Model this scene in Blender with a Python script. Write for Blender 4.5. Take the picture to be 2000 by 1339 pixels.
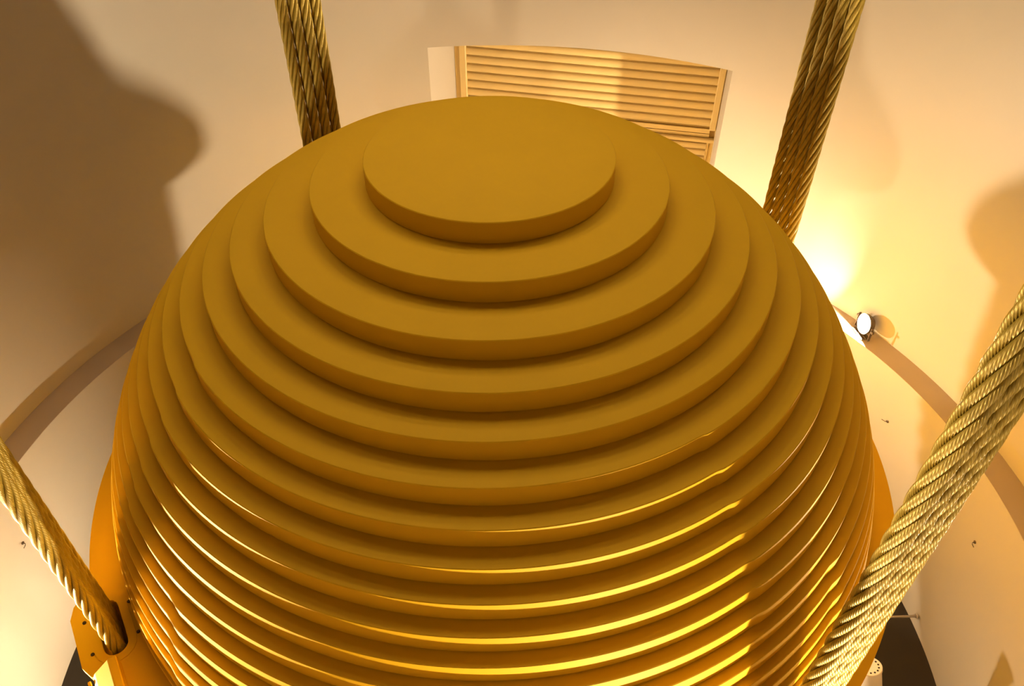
import bpy, bmesh, math, random
from mathutils import Vector, Matrix

# ------------------------------------------------------------------ clear
for o in list(bpy.data.objects):
    bpy.data.objects.remove(o, do_unlink=True)
scene = bpy.context.scene
COL = scene.collection
R = math.radians
Z0 = 5.55                      # the top of the ball lies this high above the shaft floor

# ------------------------------------------------------------------ camera
PITCH, YAW, ROLL, FPX = 0.735284502, 0.0320101011, 0.00104671347, 1517.312
fwd = Vector((math.sin(YAW) * math.cos(PITCH), math.cos(YAW) * math.cos(PITCH), -math.sin(PITCH)))
rgt = Vector((math.cos(YAW), -math.sin(YAW), 0))
up = rgt.cross(fwd)
rg2 = math.cos(ROLL) * rgt + math.sin(ROLL) * up
up2 = -math.sin(ROLL) * rgt + math.cos(ROLL) * up
cam_data = bpy.data.cameras.new('camera')
cam = bpy.data.objects.new('camera', cam_data)
COL.objects.link(cam)
m = Matrix((rg2, up2, -fwd)).transposed().to_4x4()
m.translation = Vector((0, -3.83533, 2.0698 + Z0))
cam.matrix_world = m
cam_data.sensor_width = 36
cam_data.lens = 36 * FPX / 2000
cam_data.clip_start = 0.05
scene.camera = cam

# ------------------------------------------------------------------ world, light levels, exposure
world = bpy.data.worlds.new('world')
scene.world = world
world.use_nodes = True
world.node_tree.nodes['Background'].inputs[0].default_value = (0.02, 0.014, 0.007, 1)
world.node_tree.nodes['Background'].inputs[1].default_value = 0.3
LAMP_COLOUR = (1.0, 0.77, 0.47, 1)
LENS_STRENGTH = 9500.0          # floodlights on the ledge
FILL_UPLIGHT = 0.15                  # strength of the added floor uplights against the floodlights
CEIL_FILL_COLOUR = (1.0, 0.76, 0.44, 1)
CEIL_FILL_STRENGTH = 52.0             # hooded fill spotlights added under the shaft ceiling
# the lamps standing on the ledge: azimuth, strength factor, upward tilt, depth of the hood, turn
LAMPS = [(28.7, 1.35, 8, 0.022, 22), (124.0, 1.45, 4, 0.12, -40), (207.0, 1.55, 20, 0.07, 17), (292.0, 1.05, 22, 0.06, 0), (344.0, 0.5, 25, 0.06, 0)]
scene.view_settings.view_transform = 'Standard'
scene.view_settings.look = 'None'
scene.view_settings.gamma = 1
scene.view_settings.use_curve_mapping = False
scene.view_settings.exposure = -0.15

# ------------------------------------------------------------------ materials
def mat(name, col, rough=0.5, metal=0.0, spec=0.5, noise=0.0, scale=8.0, bump=0.0, bscale=60.0, col2=None, stretch=None):
    mt = bpy.data.materials.new(name)
    mt.use_nodes = True
    nt = mt.node_tree
    b = nt.nodes['Principled BSDF']
    b.inputs['Roughness'].default_value = rough
    b.inputs['Metallic'].default_value = metal
    b.inputs['Specular IOR Level'].default_value = spec
    b.inputs['Base Color'].default_value = (*col, 1)
    tc = nt.nodes.new('ShaderNodeTexCoord')
    vec = tc.outputs['Object']
    if stretch:
        mp = nt.nodes.new('ShaderNodeMapping')
        mp.inputs['Scale'].default_value = stretch
        nt.links.new(vec, mp.inputs['Vector'])
        vec = mp.outputs['Vector']
    if noise or col2:
        n = nt.nodes.new('ShaderNodeTexNoise')
        n.inputs['Scale'].default_value = scale
        n.inputs['Detail'].default_value = 6
        n.inputs['Roughness'].default_value = 0.6
        nt.links.new(vec, n.inputs['Vector'])
        r = nt.nodes.new('ShaderNodeValToRGB')
        c2 = col2 or tuple(c * (1 - noise) for c in col)
        r.color_ramp.elements[0].position = 0.3
        r.color_ramp.elements[1].position = 0.7
        r.color_ramp.elements[0].color = (*c2, 1)
        r.color_ramp.elements[1].color = (*col, 1)
        nt.links.new(n.outputs['Fac'], r.inputs['Fac'])
        nt.links.new(r.outputs['Color'], b.inputs['Base Color'])
    if bump:
        n2 = nt.nodes.new('ShaderNodeTexNoise')
        n2.inputs['Scale'].default_value = bscale
        n2.inputs['Detail'].default_value = 4
        nt.links.new(vec, n2.inputs['Vector'])
        bp = nt.nodes.new('ShaderNodeBump')
        bp.inputs['Strength'].default_value = bump
        bp.inputs['Distance'].default_value = 0.01
        nt.links.new(n2.outputs['Fac'], bp.inputs['Height'])
        nt.links.new(bp.outputs['Normal'], b.inputs['Normal'])
    return mt

def emit(name, col, strength):
    mt = bpy.data.materials.new(name)
    mt.use_nodes = True
    nt = mt.node_tree
    nt.nodes.remove(nt.nodes['Principled BSDF'])
    e = nt.nodes.new('ShaderNodeEmission')
    e.inputs[0].default_value = col
    e.inputs[1].default_value = strength
    nt.links.new(e.outputs[0], nt.nodes['Material Output'].inputs[0])
    return mt

M = {
    'gold': mat('gold_paint', (0.70, 0.415, 0.010), 0.62, 0.0, 0.18, noise=0.05, scale=3.0, bump=0.06, bscale=350),
    'rope': mat('steel_wire', (0.49, 0.355, 0.050), 0.42, 0.25, 0.5, noise=0.3, scale=18, bump=0.0),
    'core': mat('rope_core', (0.20, 0.14, 0.05), 0.7),
    'wall': mat('cream_plaster', (0.51, 0.47, 0.42), 0.42, 0.0, 0.3, noise=0.05, scale=0.9, bump=0.03, bscale=25),
    'ledge': mat('taupe_ledge_paint', (0.50, 0.41, 0.34), 0.6, noise=0.08, scale=2.0),
    'louver': mat('ivory_metal_paint', (0.68, 0.53, 0.25), 0.45, noise=0.05, scale=3),
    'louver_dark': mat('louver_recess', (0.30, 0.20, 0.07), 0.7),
    'floor': mat('dark_floor', (0.028, 0.020, 0.014), 0.6, noise=0.3, scale=2.0),
    'floor_lit': mat('dark_floor_lit_band', (0.05, 0.038, 0.028), 0.6, noise=0.2, scale=2.0),  # paler brown standing in for the lit part of the floor
    'white': mat('white_enamel', (0.82, 0.77, 0.72), 0.3),
    'hole': mat('black_hole', (0.01, 0.008, 0.006), 0.8),
    'bolt': mat('dark_bolt', (0.05, 0.03, 0.015), 0.5, 0.4),
    'steel': mat('grey_steel', (0.55, 0.50, 0.45), 0.35, 0.6),
    'housing': mat('lamp_housing', (0.10, 0.075, 0.06), 0.45, 0.2),
    'ceil': mat('ceiling_paint', (0.20, 0.18, 0.16), 0.6, noise=0.04, scale=1),
    'gal': mat('gallery_paint', (0.15, 0.13, 0.11), 0.7),
}

# ------------------------------------------------------------------ helpers
def link(name, me, material=None, parent=None, loc=None):
    o = bpy.data.objects.new(name, me)
    COL.objects.link(o)
    if material and me and not me.materials:
        me.materials.append(material)
    if parent:
        o.parent = parent
    if loc:
        o.location = loc
    return o

def mesh(name, verts, faces, smooth=False):
    me = bpy.data.meshes.new(name)
    me.from_pydata(verts, [], faces)
    if smooth:
        me.polygons.foreach_set('use_smooth', [True] * len(me.polygons))
    me.update()
    return me

def from_bm(name, bm, smooth=False):
    me = bpy.data.meshes.new(name)
    bmesh.ops.recalc_face_normals(bm, faces=bm.faces)
    bm.to_mesh(me)
    bm.free()
    if smooth:
        me.polygons.foreach_set('use_smooth', [True] * len(me.polygons))
    return me

def empty(name, loc=(0, 0, 0), rz=0.0):
    o = bpy.data.objects.new(name, None)
    o.empty_display_size = 0.2
    COL.objects.link(o)
    o.location = loc
    o.rotation_euler = (0, 0, rz)
    return o

def tag(o, label, cat, group=None):
    o['label'] = label
    o['category'] = cat
    if group:
        o['group'] = group
    return o

def struct(o, label, cat):
    o['kind'] = 'structure'
    o['label'] = label
    o['category'] = cat
    return o

def box_bm(sx, sy, sz, cx=0, cy=0, cz=0, bevel=0.0, bm=None):
    own = bm or bmesh.new()
    r = bmesh.ops.create_cube(own, size=1.0)
    bmesh.ops.scale(own, vec=(sx, sy, sz), verts=r['verts'])
    bmesh.ops.translate(own, vec=(cx, cy, cz), verts=r['verts'])
    if bevel:
        es = list({e for v in r['verts'] for e in v.link_edges})
        bmesh.ops.bevel(own, geom=es, offset=bevel, segments=1, affect='EDGES')
    return own

def lathe(profile, segs=48, closed_bottom=True, closed_top=True, rfun=None):
    """profile: list of (r, z) bottom -> top"""
    vs, fs = [], []
    for (r, z) in profile:
        for i in range(segs):
            a = 2 * math.pi * i / segs
            rr = r + (rfun(a) if rfun else 0)
            vs.append((rr * math.cos(a), rr * math.sin(a), z))
    n = len(profile)
    for k in range(n - 1):
        for i in range(segs):
            j = (i + 1) % segs
            fs.append((k * segs + i, k * segs + j, (k + 1) * segs + j, (k + 1) * segs + i))
    if closed_bottom:
        fs.append(tuple(reversed(range(segs))))
    if closed_top:
        fs.append(tuple((n - 1) * segs + i for i in range(segs)))
    return vs, fs

def shade_by_angle(me, deg=30):
    me.polygons.foreach_set('use_smooth', [True] * len(me.polygons))
    me.set_sharp_from_angle(angle=R(deg))

def pol(r, az, z=0.0):
    return (r * math.cos(R(az)), r * math.sin(R(az)), z)

# ------------------------------------------------------------------ the shaft
RU, RL_T, RL_B = 4.48, 4.22, 4.32      # upper wall, lower wall at the ledge and at the floor
ZL = -3.26 + Z0                        # ledge height
ZC = 9.5 + Z0                          # ceiling height
AL0, AL1 = 56.6, 98.2                  # louver alcove, azimuths
ZLINT = -1.15 + Z0                     # lintel of the alcove
GA0, GA1 = 225.0, 315.0                # gallery opening in front (behind and beside the camera)
GZ0, GZ1 = 0.75 + Z0, 3.6 + Z0

def arc(a0, a1, step=1.0):
    n = max(2, int(round((a1 - a0) / step)) + 1)
    return [a0 + (a1 - a0) * i / (n - 1) for i in range(n)]

def wall_patch(vs, fs, a0, a1, z0, z1, r):
    b = len(vs)
    az = arc(a0, a1)
    for a in az:
        vs.append(pol(r, a, z0))
        vs.append(pol(r, a, z1))
    for i in range(len(az) - 1):
        k = b + 2 * i
        fs.append((k, k + 1, k + 3, k + 2))

vs, fs = [], []
wall_patch(vs, fs, AL1, GA0, ZL, ZC, RU)
wall_patch(vs, fs, GA0, GA1, ZL, GZ0, RU)
wall_patch(vs, fs, GA0, GA1, GZ1, ZC, RU)
wall_patch(vs, fs, GA1, 360 + AL0, ZL, ZC, RU)
wall_patch(vs, fs, AL0, AL1, ZLINT, ZC, RU)
LANG = R(-14.3)
LU = Vector((math.cos(LANG), math.sin(LANG), 0))
LN = Vector((-LU.y, LU.x, 0))
LD = 5.17                               # distance of the louver plane from the shaft axis
def to_plane(p):
    p = Vector(p)
    return p + LN * (LD + 0.02 - p.dot(LN))
for a in (AL0, AL1):                    # jambs of the alcove
    b = len(vs)
    p0, p1 = pol(RU, a, ZL), pol(RU, a, ZLINT)
    vs += [p0, p1, tuple(to_plane(p1)), tuple(to_plane(p0))]
    fs.append((b, b + 1, b + 2, b + 3))
az = arc(AL0, AL1)
for zz in (ZLINT, ZL):                  # soffit and sill
    b = len(vs)
    for a in az:
        p = pol(RU, a, zz)
        vs.append(p)
        vs.append(tuple(to_plane(p)))
    for i in range(len(az) - 1):
        k = b + 2 * i
        fs.append((k, k + 1, k + 3, k + 2))
b = len(vs)                             # back of the alcove
vs += [tuple(to_plane(pol(RU, AL0, ZL))), tuple(to_plane(pol(RU, AL1, ZL))),
       tuple(to_plane(pol(RU, AL1, ZLINT))), tuple(to_plane(pol(RU, AL0, ZLINT)))]
fs.append((b, b + 1, b + 2, b + 3))
me = mesh('wall_upper', vs, fs)
bm = bmesh.new(); bm.from_mesh(me)
bmesh.ops.remove_doubles(bm, verts=bm.verts, dist=0.0005)
bmesh.ops.recalc_face_normals(bm, faces=bm.faces)
bm.to_mesh(me); bm.free()
shade_by_angle(me, 20)
struct(link('wall_upper', me, M['wall']), 'curved cream plaster wall above the brown ledge', 'wall')

vs, fs = lathe([(RL_B, 0.0), (RL_T, ZL - 0.0)], 240, False, False)
me = mesh('wall_lower', vs, fs); shade_by_angle(me, 30)
struct(link('wall_lower', me, M['wall']), 'curved cream wall below the brown ledge', 'wall')

# the ledge: a flat ring on top of the lower wall with a small nosing
prof = [(RU, ZL + 0.0), (RL_T + 0.004, ZL + 0.0), (RL_T, ZL - 0.004)]
vs, fs = lathe(prof, 240, False, False)
me = mesh('trim_1', vs, fs); shade_by_angle(me, 30)
struct(link('trim_1', me, M['ledge']), 'taupe brown curved ledge running round the wall', 'ledge')

vs, fs = lathe([(RU, ZC)], 180, True, False)
struct(link('ceiling', mesh('ceiling', vs, fs), M['ceil']), 'pale ceiling of the shaft', 'ceiling')

# floor: dark disc; paler raised band painting its lit zone, with a joint
vs, fs = lathe([(RL_B + 0.05, 0.0), (RL_B + 0.05, 0.001)], 180, False, True)
floor = link('floor', mesh('floor', vs, fs), M['floor'])
struct(floor, 'dark brown floor at the bottom of the shaft', 'floor')
vs, fs = [], []
az = arc(-60, 60, 2)
for a in az:
    vs += [pol(2.9, a, 0.012), pol(3.72, a, 0.012), pol(3.72, a, 0.0), pol(2.9, a, 0.0)]
for i in range(len(az) - 1):
    k = 4 * i
    fs += [(k, k + 4, k + 5, k + 1), (k + 1, k + 5, k + 6, k + 2), (k + 3, k + 7, k + 4, k)]
link('floor_lit_band', mesh('floor_lit_band', vs, fs), M['floor_lit'], floor)

# gallery behind the camera
vs, fs = [], []
RG = 8.0
az = arc(GA0, GA1, 3)
for a in az:
    vs += [pol(RU, a, GZ0 - 0.0), pol(RG, a, GZ0 - 0.6), pol(RG, a, GZ1), pol(RU, a, GZ1), pol(RU + 0.12, a, GZ0), pol(RU + 0.12, a, GZ0 - 0.6)]
for i in range(len(az) - 1):
    k = 6 * i
    for (p, q) in ((0, 4), (4, 5), (5, 1), (1, 2), (2, 3)):
        fs.append((k + p, k + 6 + p, k + 6 + q, k + q))
for k in (0, 6 * (len(az) - 1)):
    fs.append((k + 0, k + 4, k + 5, k + 1, k + 2, k + 3))
me = mesh('wall_gallery', vs, fs)
struct(link('wall_gallery', me, M['gal']), 'visitor gallery behind the parapet opening in the shaft wall', 'wall')

# ------------------------------------------------------------------ the ball
BALL_R, BALL_C = 2.612, -2.535
FIT = [0.6867, 0.9889, 1.2542, 1.4594, 1.6325, 1.7833, 1.9099, 2.0204, 2.1153, 2.2000, 2.2731]
T = 0.125
ball = empty('tuned_mass_damper', (0, 0, 0))
tag(ball, 'huge golden ball of stacked round steel plates hanging in the shaft', 'damper ball')

def plate_radius(k):
    if k < len(FIT):
        return FIT[k]
    # radius of the smooth ball at the plate, upper and lower half alike
    kk = k if k <= 20 else 40 - k
    if kk < len(FIT):
        return FIT[kk]
    return math.sqrt(max(0.05, BALL_R ** 2 - (BALL_C + T * kk) ** 2))

CABLE_AZ = [31.5, 121.5, 211.5, 301.5]
def seam(k):
    # the plates are made of sectors that meet with a small step beside each cable
    if k < 5 or k > 20:
        return None
    off = 0.0 if k < 12 else 14.5
    amp = 0.010 if k < 12 else 0.014
    def f(a):
        d = math.degrees(a) - (CABLE_AZ[0] + off)
        d = d % 90.0
        if d < 2.0:
            s = d / 2.0
        elif d < 70:
            s = 1 - (d - 2.0) / 68.0
        else:
            s = 0.0
        return amp * s * s * (3 - 2 * s)
    return f

for k in range(41):
    r = plate_radius(k)
    zt = -T * k
    c = 0.004
    prof = [(r - c, zt - T + 0.0005), (r, zt - T + c), (r, zt - c), (r - c, zt)]
    segs = 360 if k < 22 else 180
    vs, fs = lathe(prof, segs, True, True, seam(k))
    me = mesh('steel_plate', vs, fs)
    shade_by_angle(me, 30)
    link('steel_plate', me, M['gold'], ball, (0, 0, Z0))

# collar plate with four ears and slots
ZCOL = -2.35
def slot_pts(hl, hw, n=8):
    """stadium outline in (tau, rho offset)"""
    pts = []
    s = hl - hw
    for i in range(n + 1):
        a = -math.pi / 2 + math.pi * i / n
        pts.append((s + hw * math.cos(a), hw * math.sin(a)))
    for i in range(n + 1):
        a = math.pi / 2 + math.pi * i / n
        pts.append((-s + hw * math.cos(a), hw * math.sin(a)))
    return pts

RHO_S = 2.745
def ear_xy(az, tau, rho):
    a = R(az)
    return (rho * math.cos(a) - tau * math.sin(a), rho * math.sin(a) + tau * math.cos(a))

bm = bmesh.new()
outer = []
ear = [(-0.37, None), (-0.262, 2.910), (-0.178, 2.945), (0.172, 2.945), (0.252, 2.912), (0.36, None)]
for ci, az0 in enumerate(CABLE_AZ):
    for tau, rho in ear:
        rr = rho if rho else math.sqrt(2.815 ** 2 - tau ** 2)
        outer.append(ear_xy(az0, tau, rr))
    nxt = az0 + 90
    a0 = az0 + math.degrees(math.asin(0.36 / 2.815)) + 1
    a1 = nxt - math.degrees(math.asin(0.37 / 2.815)) - 1
    for i in range(61):
        a = a0 + (a1 - a0) * i / 60
        outer.append((2.815 * math.cos(R(a)), 2.815 * math.sin(R(a))))
loops = [outer]
loops.append([(2.3 * math.cos(2 * math.pi * i / 120), 2.3 * math.sin(2 * math.pi * i / 120)) for i in range(120)])
for az0 in CABLE_AZ:
    loops.append([ear_xy(az0, t_, RHO_S + q_) for t_, q_ in slot_pts(0.195, 0.068)])
edges = []
for lp in loops:
    vv = [bm.verts.new((x, y, 0)) for x, y in lp]
    edges += [bm.edges.new((vv[i], vv[(i + 1) % len(vv)])) for i in range(len(vv))]
res = bmesh.ops.triangle_fill(bm, use_beauty=True, use_dissolve=False, edges=edges)
top = list(bm.faces)
ext = bmesh.ops.extrude_face_region(bm, geom=top)
bmesh.ops.translate(bm, vec=(0, 0, -0.05), verts=[v for v in ext['geom'] if isinstance(v, bmesh.types.BMVert)])
me = from_bm('collar_plate', bm)
collar = link('collar_plate', me, M['gold'], ball, (0, 0, Z0 + ZCOL))
collar['label'] = 'flat golden collar plate with slotted ears for the cables'

# rims round the slots, bolts, stop blocks and side webs of the brackets
def ring_mesh(o_pts, i_pts, h):
    n = len(o_pts)
    v = [(x, y, h) for x, y in o_pts] + [(x, y, h) for x, y in i_pts] + [(x, y, 0) for x, y in o_pts] + [(x, y, 0) for x, y in i_pts]
    f = []
    for i in range(n):
        j = (i + 1) % n
        f += [(i, j, n + j, n + i), (2 * n + i, 2 * n + j, j, i), (n + i, n + j, 3 * n + j, 3 * n + i)]
    return mesh('slot_rim', v, f)
bvs, bfs = lathe([(0.011, 0.0), (0.011, 0.006), (0.008, 0.010)], 10)
bolt_me = mesh('bolt', bvs, bfs)
rim_me = ring_mesh([(q, t_) for t_, q in slot_pts(0.245, 0.118)], [(q, t_) for t_, q in slot_pts(0.197, 0.070)], 0.006)
# wedge-shaped stop block standing on the collar beside each ear (local x = radial, y = tangential)
def block_mesh():
    y0, y1 = 0.262, 0.60
    v = []
    for y in (y0, y1):
        v += [(2.745, y, 0.0), (2.905, y - 0.0, 0.0), (2.885, y, 0.035), (2.790, y, 0.105), (2.745, y, 0.105)]
    f = [(0, 1, 2, 3, 4), (9, 8, 7, 6, 5)]
    for i in range(5):
        j = (i + 1) % 5
        f.append((i, i + 5, j + 5, j))
    b_ = bmesh.new()
    vv = [b_.verts.new(p) for p in v]
    for q in f:
        b_.faces.new([vv[i] for i in q])
    bmesh.ops.bevel(b_, geom=list(b_.edges), offset=0.006, segments=1, affect='EDGES')
    return from_bm('stop_block', b_)
blk_me = block_mesh()
def web_mesh(tau):
    b_ = bmesh.new()
    pr = [(2.50, 0.0), (2.90, 0.0), (2.90, -0.55), (2.78, -1.0), (2.40, -1.15)]
    v0 = [b_.verts.new((x, tau - 0.015, z)) for x, z in pr]
    v1 = [b_.verts.new((x, tau + 0.015, z)) for x, z in pr]
    b_.faces.new(v0); b_.faces.new(list(reversed(v1)))
    for i in range(5):
        j = (i + 1) % 5
        b_.faces.new((v0[i], v1[i], v1[j], v0[j]))
    return from_bm('bracket_web', b_)
web_me = [web_mesh(-0.25), web_mesh(0.25)]
fp_me = from_bm('bracket_shade_plate', box_bm(0.03, 0.47, 0.62, 2.885, 0, -0.31, 0.004))  # hidden plate added to keep lamp light out of the cable slots
nut_v, nut_f = lathe([(0.016, 0.0), (0.016, 0.014)], 6)
nut_me = mesh('flange_nut', nut_v, nut_f)
for az0 in CABLE_AZ:
    x, y = ear_xy(az0, 0, RHO_S)
    o = link('slot_rim', rim_me, M['gold'], collar, (x, y, 0)); o.rotation_euler.z = R(az0)
    for dt in (-0.118, 0.118):
        for dr in (-0.130, 0.130):
            x, y = ear_xy(az0, dt, RHO_S + dr)
            link('bolt', bolt_me, M['bolt'], collar, (x, y, 0))
    o = link('stop_block', blk_me, M['gold'], collar); o.rotation_euler.z = R(az0)
    for w in web_me:
        o = link('bracket_web', w, M['gold'], collar, (0, 0, -0.05)); o.rotation_euler.z = R(az0)
    o = link('bracket_shade_plate', fp_me, M['gold'], collar, (0, 0, -0.05)); o.rotation_euler.z = R(az0)
    for i in range(6):          # a row of nuts along the outer foot of the stop block
        x, y = ear_xy(az0, 0.285 + 0.05 * i, 2.922 - 0.012 * i)
        o = link('flange_nut', nut_me, M['gold'], collar, (x, y, -0.012)); o.rotation_euler = (0, R(90), R(az0))

# ------------------------------------------------------------------ cables
LAY, NSTR = 0.70, 6
RH, RS = 0.0296, 0.0134
WL, NW = 0.150, 11
Z_TOP, Z_BOT = ZC - Z0 - 0.0, -4.9
LEN = Z_TOP - Z_BOT
def strand_mesh():
    step = 0.014
    n = int(LEN / step)
    per = NW * 3
    v, f = [], []
    for i in range(n + 1):
        z = LEN * i / n
        th = 2 * math.pi * z / LAY            # right-hand lay of the strands
        ph = -2 * math.pi * z / WL            # wires twisted the other way
        cx, cy = RH * math.cos(th), RH * math.sin(th)
        rx, ry = math.cos(th), math.sin(th)
        tx, ty = -math.sin(th), math.cos(th)
        sl = 2 * math.pi * RH / LAY
        for k in range(per):
            a = 2 * math.pi * k / per
            rr = RS * (1.0 + (0.07 if k % 3 else -0.19))
            ca, sa = rr * math.cos(a + ph), rr * math.sin(a + ph)
            # the cross-section is tilted square to the helix
            v.append((cx + rx * ca + tx * sa, cy + ry * ca + ty * sa, z - sa * sl))
    for i in range(n):
        for k in range(per):
            j = (k + 1) % per
            f.append((i * per + k, i * per + j, (i + 1) * per + j, (i + 1) * per + k))
    return mesh('strand', v, f, True)
strand_me = strand_mesh()
cv, cf = lathe([(0.0185, 0), (0.0185, LEN)], 10)
core_me = mesh('core', cv, cf, False)
rng = random.Random(7)
# colour names of where each bundle stands in the picture, and its four ropes counted from the left
WHERE = {31.5: ('upper right bundle near the glaring lamp', 'upper right cable bundle'),
         121.5: ('upper left bundle behind the ball', 'upper left cable bundle'),
         211.5: ('lower left bundle entering the slotted ear', 'lower left cable bundle'),
         301.5: ('thick lower right bundle', 'lower right cable bundle')}
ORD = ['first', 'second', 'third', 'fourth']
for az0 in CABLE_AZ:
    for i in range(4):
        tau = (i - 1.5) * 0.0896
        x, y = ear_xy(az0, tau, RHO_S)
        rope = empty('steel_cable', (x, y, Z_BOT + Z0), rng.uniform(0, 6.28))
        # from the left in the picture: far bundles and near bundles alike
        left_first = {31.5: 3 - i, 121.5: 3 - i, 211.5: 3 - i, 301.5: i}[az0]
        tag(rope, 'twisted golden cable, %s from left in the %s' % (ORD[left_first], WHERE[az0][0]),
            'cable', WHERE[az0][1])
        for s in range(NSTR):
            o = link('strand', strand_me, M['rope'], rope)
            o.rotation_euler.z = 2 * math.pi * s / NSTR
        link('core', core_me, M['core'], rope)

# ------------------------------------------------------------------ louver in the alcove
lou = empty('louver_shutter', tuple(LN * LD + Vector((0, 0, ZL))), LANG)
tag(lou, 'ivory yellow slatted louver shutter set in the wall behind the ball', 'louver')
def lp(name, bm, material, parent=lou, loc=(0, 0, 0)):
    me = from_bm(name, bm)
    return link(name, me, material, parent, loc)
def zz(z):          # height above the ledge
    return z - (ZL - Z0)
UL_, UR_ = -1.568, 1.388
TOPZ = -1.17
# back sheet
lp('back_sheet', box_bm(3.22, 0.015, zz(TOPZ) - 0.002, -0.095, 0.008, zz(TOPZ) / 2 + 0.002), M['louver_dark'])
# outer jamb strips and stiles (local y negative = towards the shaft)
for (u0, u1, d, za, zb) in ((-1.712, -1.652, 0.06, ZL - Z0, TOPZ), (-1.650, UL_, 0.085, -2.235, TOPZ),
                            (UR_, 1.458, 0.085, -2.235, TOPZ), (1.462, 1.526, 0.078, ZL - Z0, TOPZ)):
    nm = 'jamb_strip' if d < 0.08 else 'stile'
    lp(nm, box_bm(u1 - u0, d, zb - za - 0.004, (u0 + u1) / 2, -d / 2, zz((za + zb) / 2), 0.005), M['louver'])
def slat_mesh(w, h):
    """rounded slat with a thin bead under it; y towards the shaft is negative"""
    pr = []
    for i in range(9):
        t = i / 8
        pr.append((-0.030 - 0.018 * math.sin(math.pi * t) ** 0.7, h * (0.5 - 0.80 * t)))
    pr.append((-0.012, -0.30 * h))
    pr.append((-0.012, -0.355 * h))
    pr.append((-0.030, -0.36 * h))
    pr.append((-0.036, -0.395 * h))
    pr.append((-0.030, -0.43 * h))
    pr.append((-0.012, -0.435 * h))
    pr.append((-0.0, -0.47 * h))
    pr.append((-0.0, 0.5 * h))
    v = [(-w / 2, y, z) for y, z in pr] + [(w / 2, y, z) for y, z in pr]
    n = len(pr)
    f = [tuple(range(n)), tuple(reversed(range(n, 2 * n)))]
    for i in range(n):
        j = (i + 1) % n
        f.append((i, n + i, n + j, j))
    me = mesh('slat', v, f)
    b_ = bmesh.new(); b_.from_mesh(me)
    bmesh.ops.recalc_face_normals(b_, faces=b_.faces)
    b_.to_mesh(me); b_.free()
    return me
PIT = 0.1010
up_me = slat_mesh(UR_ - UL_, PIT)
for i in range(11):
    zc_ = -2.2185 + PIT * (0.5 + i) - 0.002
    if zc_ + PIT / 2 > TOPZ:
        break
    link('slat', up_me, M['louver'], lou, ((UL_ + UR_) / 2, -0.012, zz(zc_)))
# lower module, set back a little: slat, sill bar, inner frame and more slats
lp('lower_rail', box_bm(2.98, 0.025, 0.058, -0.09, -0.0135, zz(-2.272), 0.004), M['louver'])
lp('lower_rail', box_bm(2.98, 0.018, 0.022, -0.09, -0.010, zz(-2.322), 0.003), M['louver'])
lp('lower_rail', box_bm(2.98, 0.018, 0.016, -0.09, -0.010, zz(-2.344), 0.003), M['louver'])
lp('sill_bar', box_bm(3.20, 0.07, 0.046, -0.10, -0.036, zz(-2.380), 0.010), M['louver'])
for (u0, u1, d) in ((-1.60, -1.57, 0.040), (-1.655, -1.60, 0.025), (1.385, 1.415, 0.040), (1.415, 1.462, 0.025)):
    lp('lower_stile', box_bm(u1 - u0 - 0.002, d, 0.84, (u0 + u1) / 2, -d / 2, zz(-2.404) - 0.42, 0.004), M['louver'])
lo_me = slat_mesh(2.955, 0.087)
for i in range(9):
    link('slat', lo_me, M['louver'], lou, (-0.0925, -0.004, zz(-2.43 - 0.0435 - 0.087 * i)))

# ------------------------------------------------------------------ floodlights on the ledge
def lamp(az, f, tilt, hood, turn, label, big=1.0):
    """open-faced floodlight on a yoke; local x points out of the shaft, the lens faces -x and up"""
    x, y, _ = pol(4.35 if big > 1 else 4.37, az)
    t = empty('floodlight', (x, y, ZL), R(az - turn))
    tag(t, label, 'lamp', 'floodlights on the ledge')
    link('base_plate', from_bm('base_plate', box_bm(0.10, 0.20, 0.012, -0.01, 0, 0.006, 0.003)), M['housing'], t)
    bmy = box_bm(0.03, 0.006, 0.17, 0, -0.095 * big, 0.095, 0.002)
    box_bm(0.03, 0.006, 0.17, 0, 0.095 * big, 0.095, 0.002, bm=bmy)
    box_bm(0.03, 0.19 * big, 0.006, 0, 0, 0.016, 0.002, bm=bmy)
    link('yoke', from_bm('yoke', bmy), M['housing'], t)
    v, f_ = lathe([(0.016, 0), (0.016, 0.02), (0.011, 0.026)], 12)
    km = mesh('clamp_knob', v, f_)
    for sgn in (-1, 1):
        kn = link('clamp_knob', km, M['housing'], t, (0, sgn * (0.095 * big + 0.003), 0.135))
        kn.rotation_euler.x = R(-90 * sgn)
    # lamp head: cup whose axis is local z of the head, tilted towards the ball
    v, f_ = lathe([(0.035, -0.055), (0.055, -0.050), (0.074, -0.015), (0.078, -0.006 + hood), (0.074, -0.006 + hood), (0.066, -0.006)], 32, True, False)
    me = mesh('head', v, f_); shade_by_angle(me, 35)
    head = link('head', me, M['housing'], t, (0, 0, 0.135))
    head.rotation_euler = (0, R(-(90 - tilt)), 0)
    head.scale = (big, big, 0.5 + 0.5 * big)
    dome = 0.010
    v, f_ = lathe([(0.064, -0.006), (0.056, -0.006 + dome * 0.45), (0.038, -0.006 + dome * 0.8), (0.014, -0.006 + dome)], 32, True, True)
    link('lens', mesh('lens', v, f_, True), emit('lit_lens', LAMP_COLOUR, LENS_STRENGTH * f / big ** 2), head)
    return t
lamp(*LAMPS[0], 'glaring floodlight on the brown ledge right of the ball', 1.4)
lamp(*LAMPS[1], 'floodlight on the ledge hidden behind the ball at the upper left')
lamp(*LAMPS[2], 'floodlight on the ledge beyond the lower left cable bundle')
lamp(*LAMPS[3], 'floodlight on the ledge in front, below the lower right cable bundle')
lamp(*LAMPS[4], 'floodlight on the ledge at the right, beyond the thick cable bundle')

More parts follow.
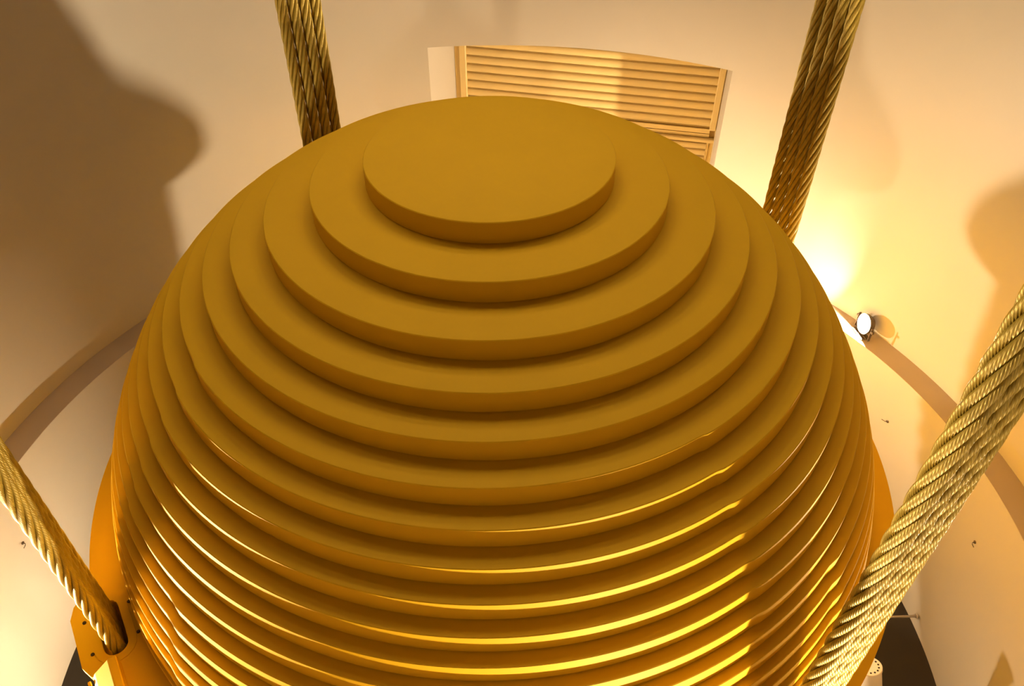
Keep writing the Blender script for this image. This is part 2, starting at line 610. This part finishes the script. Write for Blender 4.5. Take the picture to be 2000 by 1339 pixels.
# two unseen uplights added on the shaft floor to wash the lower wall
def uplight(az, r, f, label):
    x, y, _ = pol(r, az)
    t = empty('fill_uplight', (x, y, 0.0), R(az))
    tag(t, label, 'lamp', 'added uplights on the shaft floor')
    v, f_ = lathe([(0.10, 0.0), (0.10, 0.02), (0.03, 0.03), (0.03, 0.10)], 20)
    link('stand', mesh('stand', v, f_), M['housing'], t)
    v, f_ = lathe([(0.030, -0.085), (0.055, -0.075), (0.074, -0.02), (0.078, 0.11), (0.074, 0.11), (0.066, -0.006)], 32, True, False)
    me = mesh('head', v, f_); shade_by_angle(me, 35)
    head = link('head', me, M['housing'], t, (0, 0, 0.19)); head.rotation_euler = (0, R(72), 0)
    v, f_ = lathe([(0.064, -0.006), (0.056, -0.002), (0.014, 0.004)], 32, True, True)
    link('lens', mesh('lens', v, f_, True), emit('lit_lens', LAMP_COLOUR, LENS_STRENGTH * f), head)
uplight(192, 1.0, FILL_UPLIGHT * 5.6, 'unseen uplight added on the dark floor to wash the lower wall at the left')
uplight(342, 1.2, FILL_UPLIGHT * 1.0, 'unseen uplight added on the dark floor to wash the lower wall at the right')

# hooded spotlights, unseen, added round the back to light the plate tops
cl_mat = emit('fill_panel', CEIL_FILL_COLOUR, CEIL_FILL_STRENGTH)
HR, HD = 0.25, 0.52
v, f_ = lathe([(HR, 0.0), (HR + 0.012, 0.0), (HR + 0.012, HD + 0.03)], 32, False, True)
v2, f2 = lathe([(HR, 0.0), (HR, HD)], 32, False, False)
n0 = len(v)
tube_me = mesh('hood', v + v2, f_ + [tuple(i + n0 for i in q) for q in f2])
v, f_ = lathe([(HR - 0.002, HD - 0.004), (HR - 0.002, HD)], 32, True, True)
panel_me = mesh('lens', v, f_)
FILL_SPOTS = [(20 + 28 * i, 3.3, 5.2) for i in range(6)] + [(34 + 28 * i, 2.3, 6.2) for i in range(5)]
for az, r, z in FILL_SPOTS:
    x, y, _ = pol(r, az)
    d = (Vector((x, y, z)) - Vector((0, -0.8, -1.0)))
    t = empty('fill_spotlight', (x, y, z + Z0))
    tag(t, 'unseen hooded spotlight added to light the ball from behind and above', 'spotlight', 'added fill spotlights')
    q = Vector((0, 0, 1)).rotation_difference(d)
    for nm, me_, mt_ in (('hood', tube_me, M['housing']), ('lens', panel_me, cl_mat)):
        o = link(nm, me_, mt_, t)
        o.rotation_mode = 'QUATERNION'
        o.rotation_quaternion = q
    top = q @ Vector((0, 0, HD))
    rv, rf = lathe([(0.02, 0), (0.02, ZC - Z0 - z - top.z)], 10)
    link('drop_rod', mesh('drop_rod', rv, rf), M['housing'], t, tuple(top))

# ------------------------------------------------------------------ small things low on the right and on the walls
# piston of a floor damper: a pale cylinder whose drilled cap faces up
p0 = Vector((3.189, -0.826, -4.5 + Z0)); p1 = Vector((3.38, -1.085, -5.35 + Z0))
axis = (p0 - p1).normalized()
Lc = (p0 - Vector((p0 + (p1 - p0) * ((p0.z - 0.02) / (p0.z - p1.z))))).length
base = p0 - axis * Lc
dmp = empty('hydraulic_damper', tuple(base))
dmp.rotation_mode = 'QUATERNION'
dmp.rotation_quaternion = Vector((0, 0, 1)).rotation_difference(axis)
tag(dmp, 'white hydraulic damper cylinder with a drilled round cap, low at the right', 'damper')
v, f_ = lathe([(0.098, 0.02), (0.098, Lc - 0.03), (0.090, Lc - 0.028)], 40)
me = mesh('barrel', v, f_); shade_by_angle(me, 40); link('barrel', me, M['white'], dmp)
v, f_ = lathe([(0.104, Lc - 0.030), (0.104, Lc - 0.004), (0.100, Lc)], 40)
me = mesh('cap', v, f_); shade_by_angle(me, 40); cap = link('cap', me, M['white'], dmp)
v, f_ = lathe([(0.0085, 0), (0.0085, 0.003)], 12)
hm = mesh('bolt_hole', v, f_)
for i in range(14):
    a = 2 * math.pi * i / 14
    link('bolt_hole', hm, M['hole'], cap, (0.075 * math.cos(a), 0.075 * math.sin(a), Lc - 0.001))
v, f_ = lathe([(0.15, -0.0), (0.15, 0.03)], 32)
link('foot', mesh('foot', v, f_), M['steel'], dmp)

# short pale rail end on the lower wall
bar = empty('wall_stub', (4.30, 0.07, -5.36 + Z0))
tag(bar, 'short pale rod sticking out of the lower wall right of the thick cables', 'rod')
v, f_ = lathe([(0.012, 0), (0.012, 0.42)], 12)
o = link('rod', mesh('rod', v, f_, True), M['steel'], bar); o.rotation_euler = (0, R(-90), 0)
v, f_ = lathe([(0.028, 0), (0.028, 0.012)], 16)
o = link('flange', mesh('flange', v, f_), M['steel'], bar, (-0.012, 0, 0)); o.rotation_euler = (0, R(-90), 0)

def anchor(p, label, spin):
    az = math.atan2(p[1], p[0])
    t = empty('wall_anchor', p, az)
    tag(t, label, 'anchor', 'small wall anchors')
    v, f_ = lathe([(0.016, -0.01), (0.016, 0.006), (0.009, 0.010)], 10)
    o = link('plug', mesh('plug', v, f_), M['housing'], t); o.rotation_euler = (0, R(-90), 0)
    # bent wire end
    pts = [Vector((0, 0, 0)), Vector((-0.03, 0.008 * spin, 0.004)), Vector((-0.045, 0.03 * spin, 0.012)), Vector((-0.035, 0.05 * spin, -0.004))]
    v, f_ = [], []
    for i, q in enumerate(pts):
        for k in range(6):
            a = 2 * math.pi * k / 6
            v.append((q.x + (0.004 * math.cos(a) if i > 1 else 0), q.y + (0.004 * math.cos(a) if i <= 1 else 0), q.z + 0.004 * math.sin(a)))
    for i in range(3):
        for k in range(6):
            j = (k + 1) % 6
            f_.append((i * 6 + k, i * 6 + j, i * 6 + 6 + j, i * 6 + 6 + k))
    link('wire_end', mesh('wire_end', v, f_, True), M['housing'], t)
def on_wall(x, y, z):
    r = RL_T + (RL_B - RL_T) * (ZL - (z + Z0)) / ZL
    a = math.atan2(y, x)
    return (r * math.cos(a), r * math.sin(a), z + Z0)
anchor(on_wall(-4.233, 0.248, -3.913), 'small dark wall anchor on the lower wall beside the lower left cables', 1)
anchor(on_wall(4.240, -0.027, -3.877), 'small dark wall anchor right of the thick lower right cables', -1)
anchor(on_wall(4.005, 1.391, -3.848), 'small wall anchor on the bright wall between ball and ledge', 1)
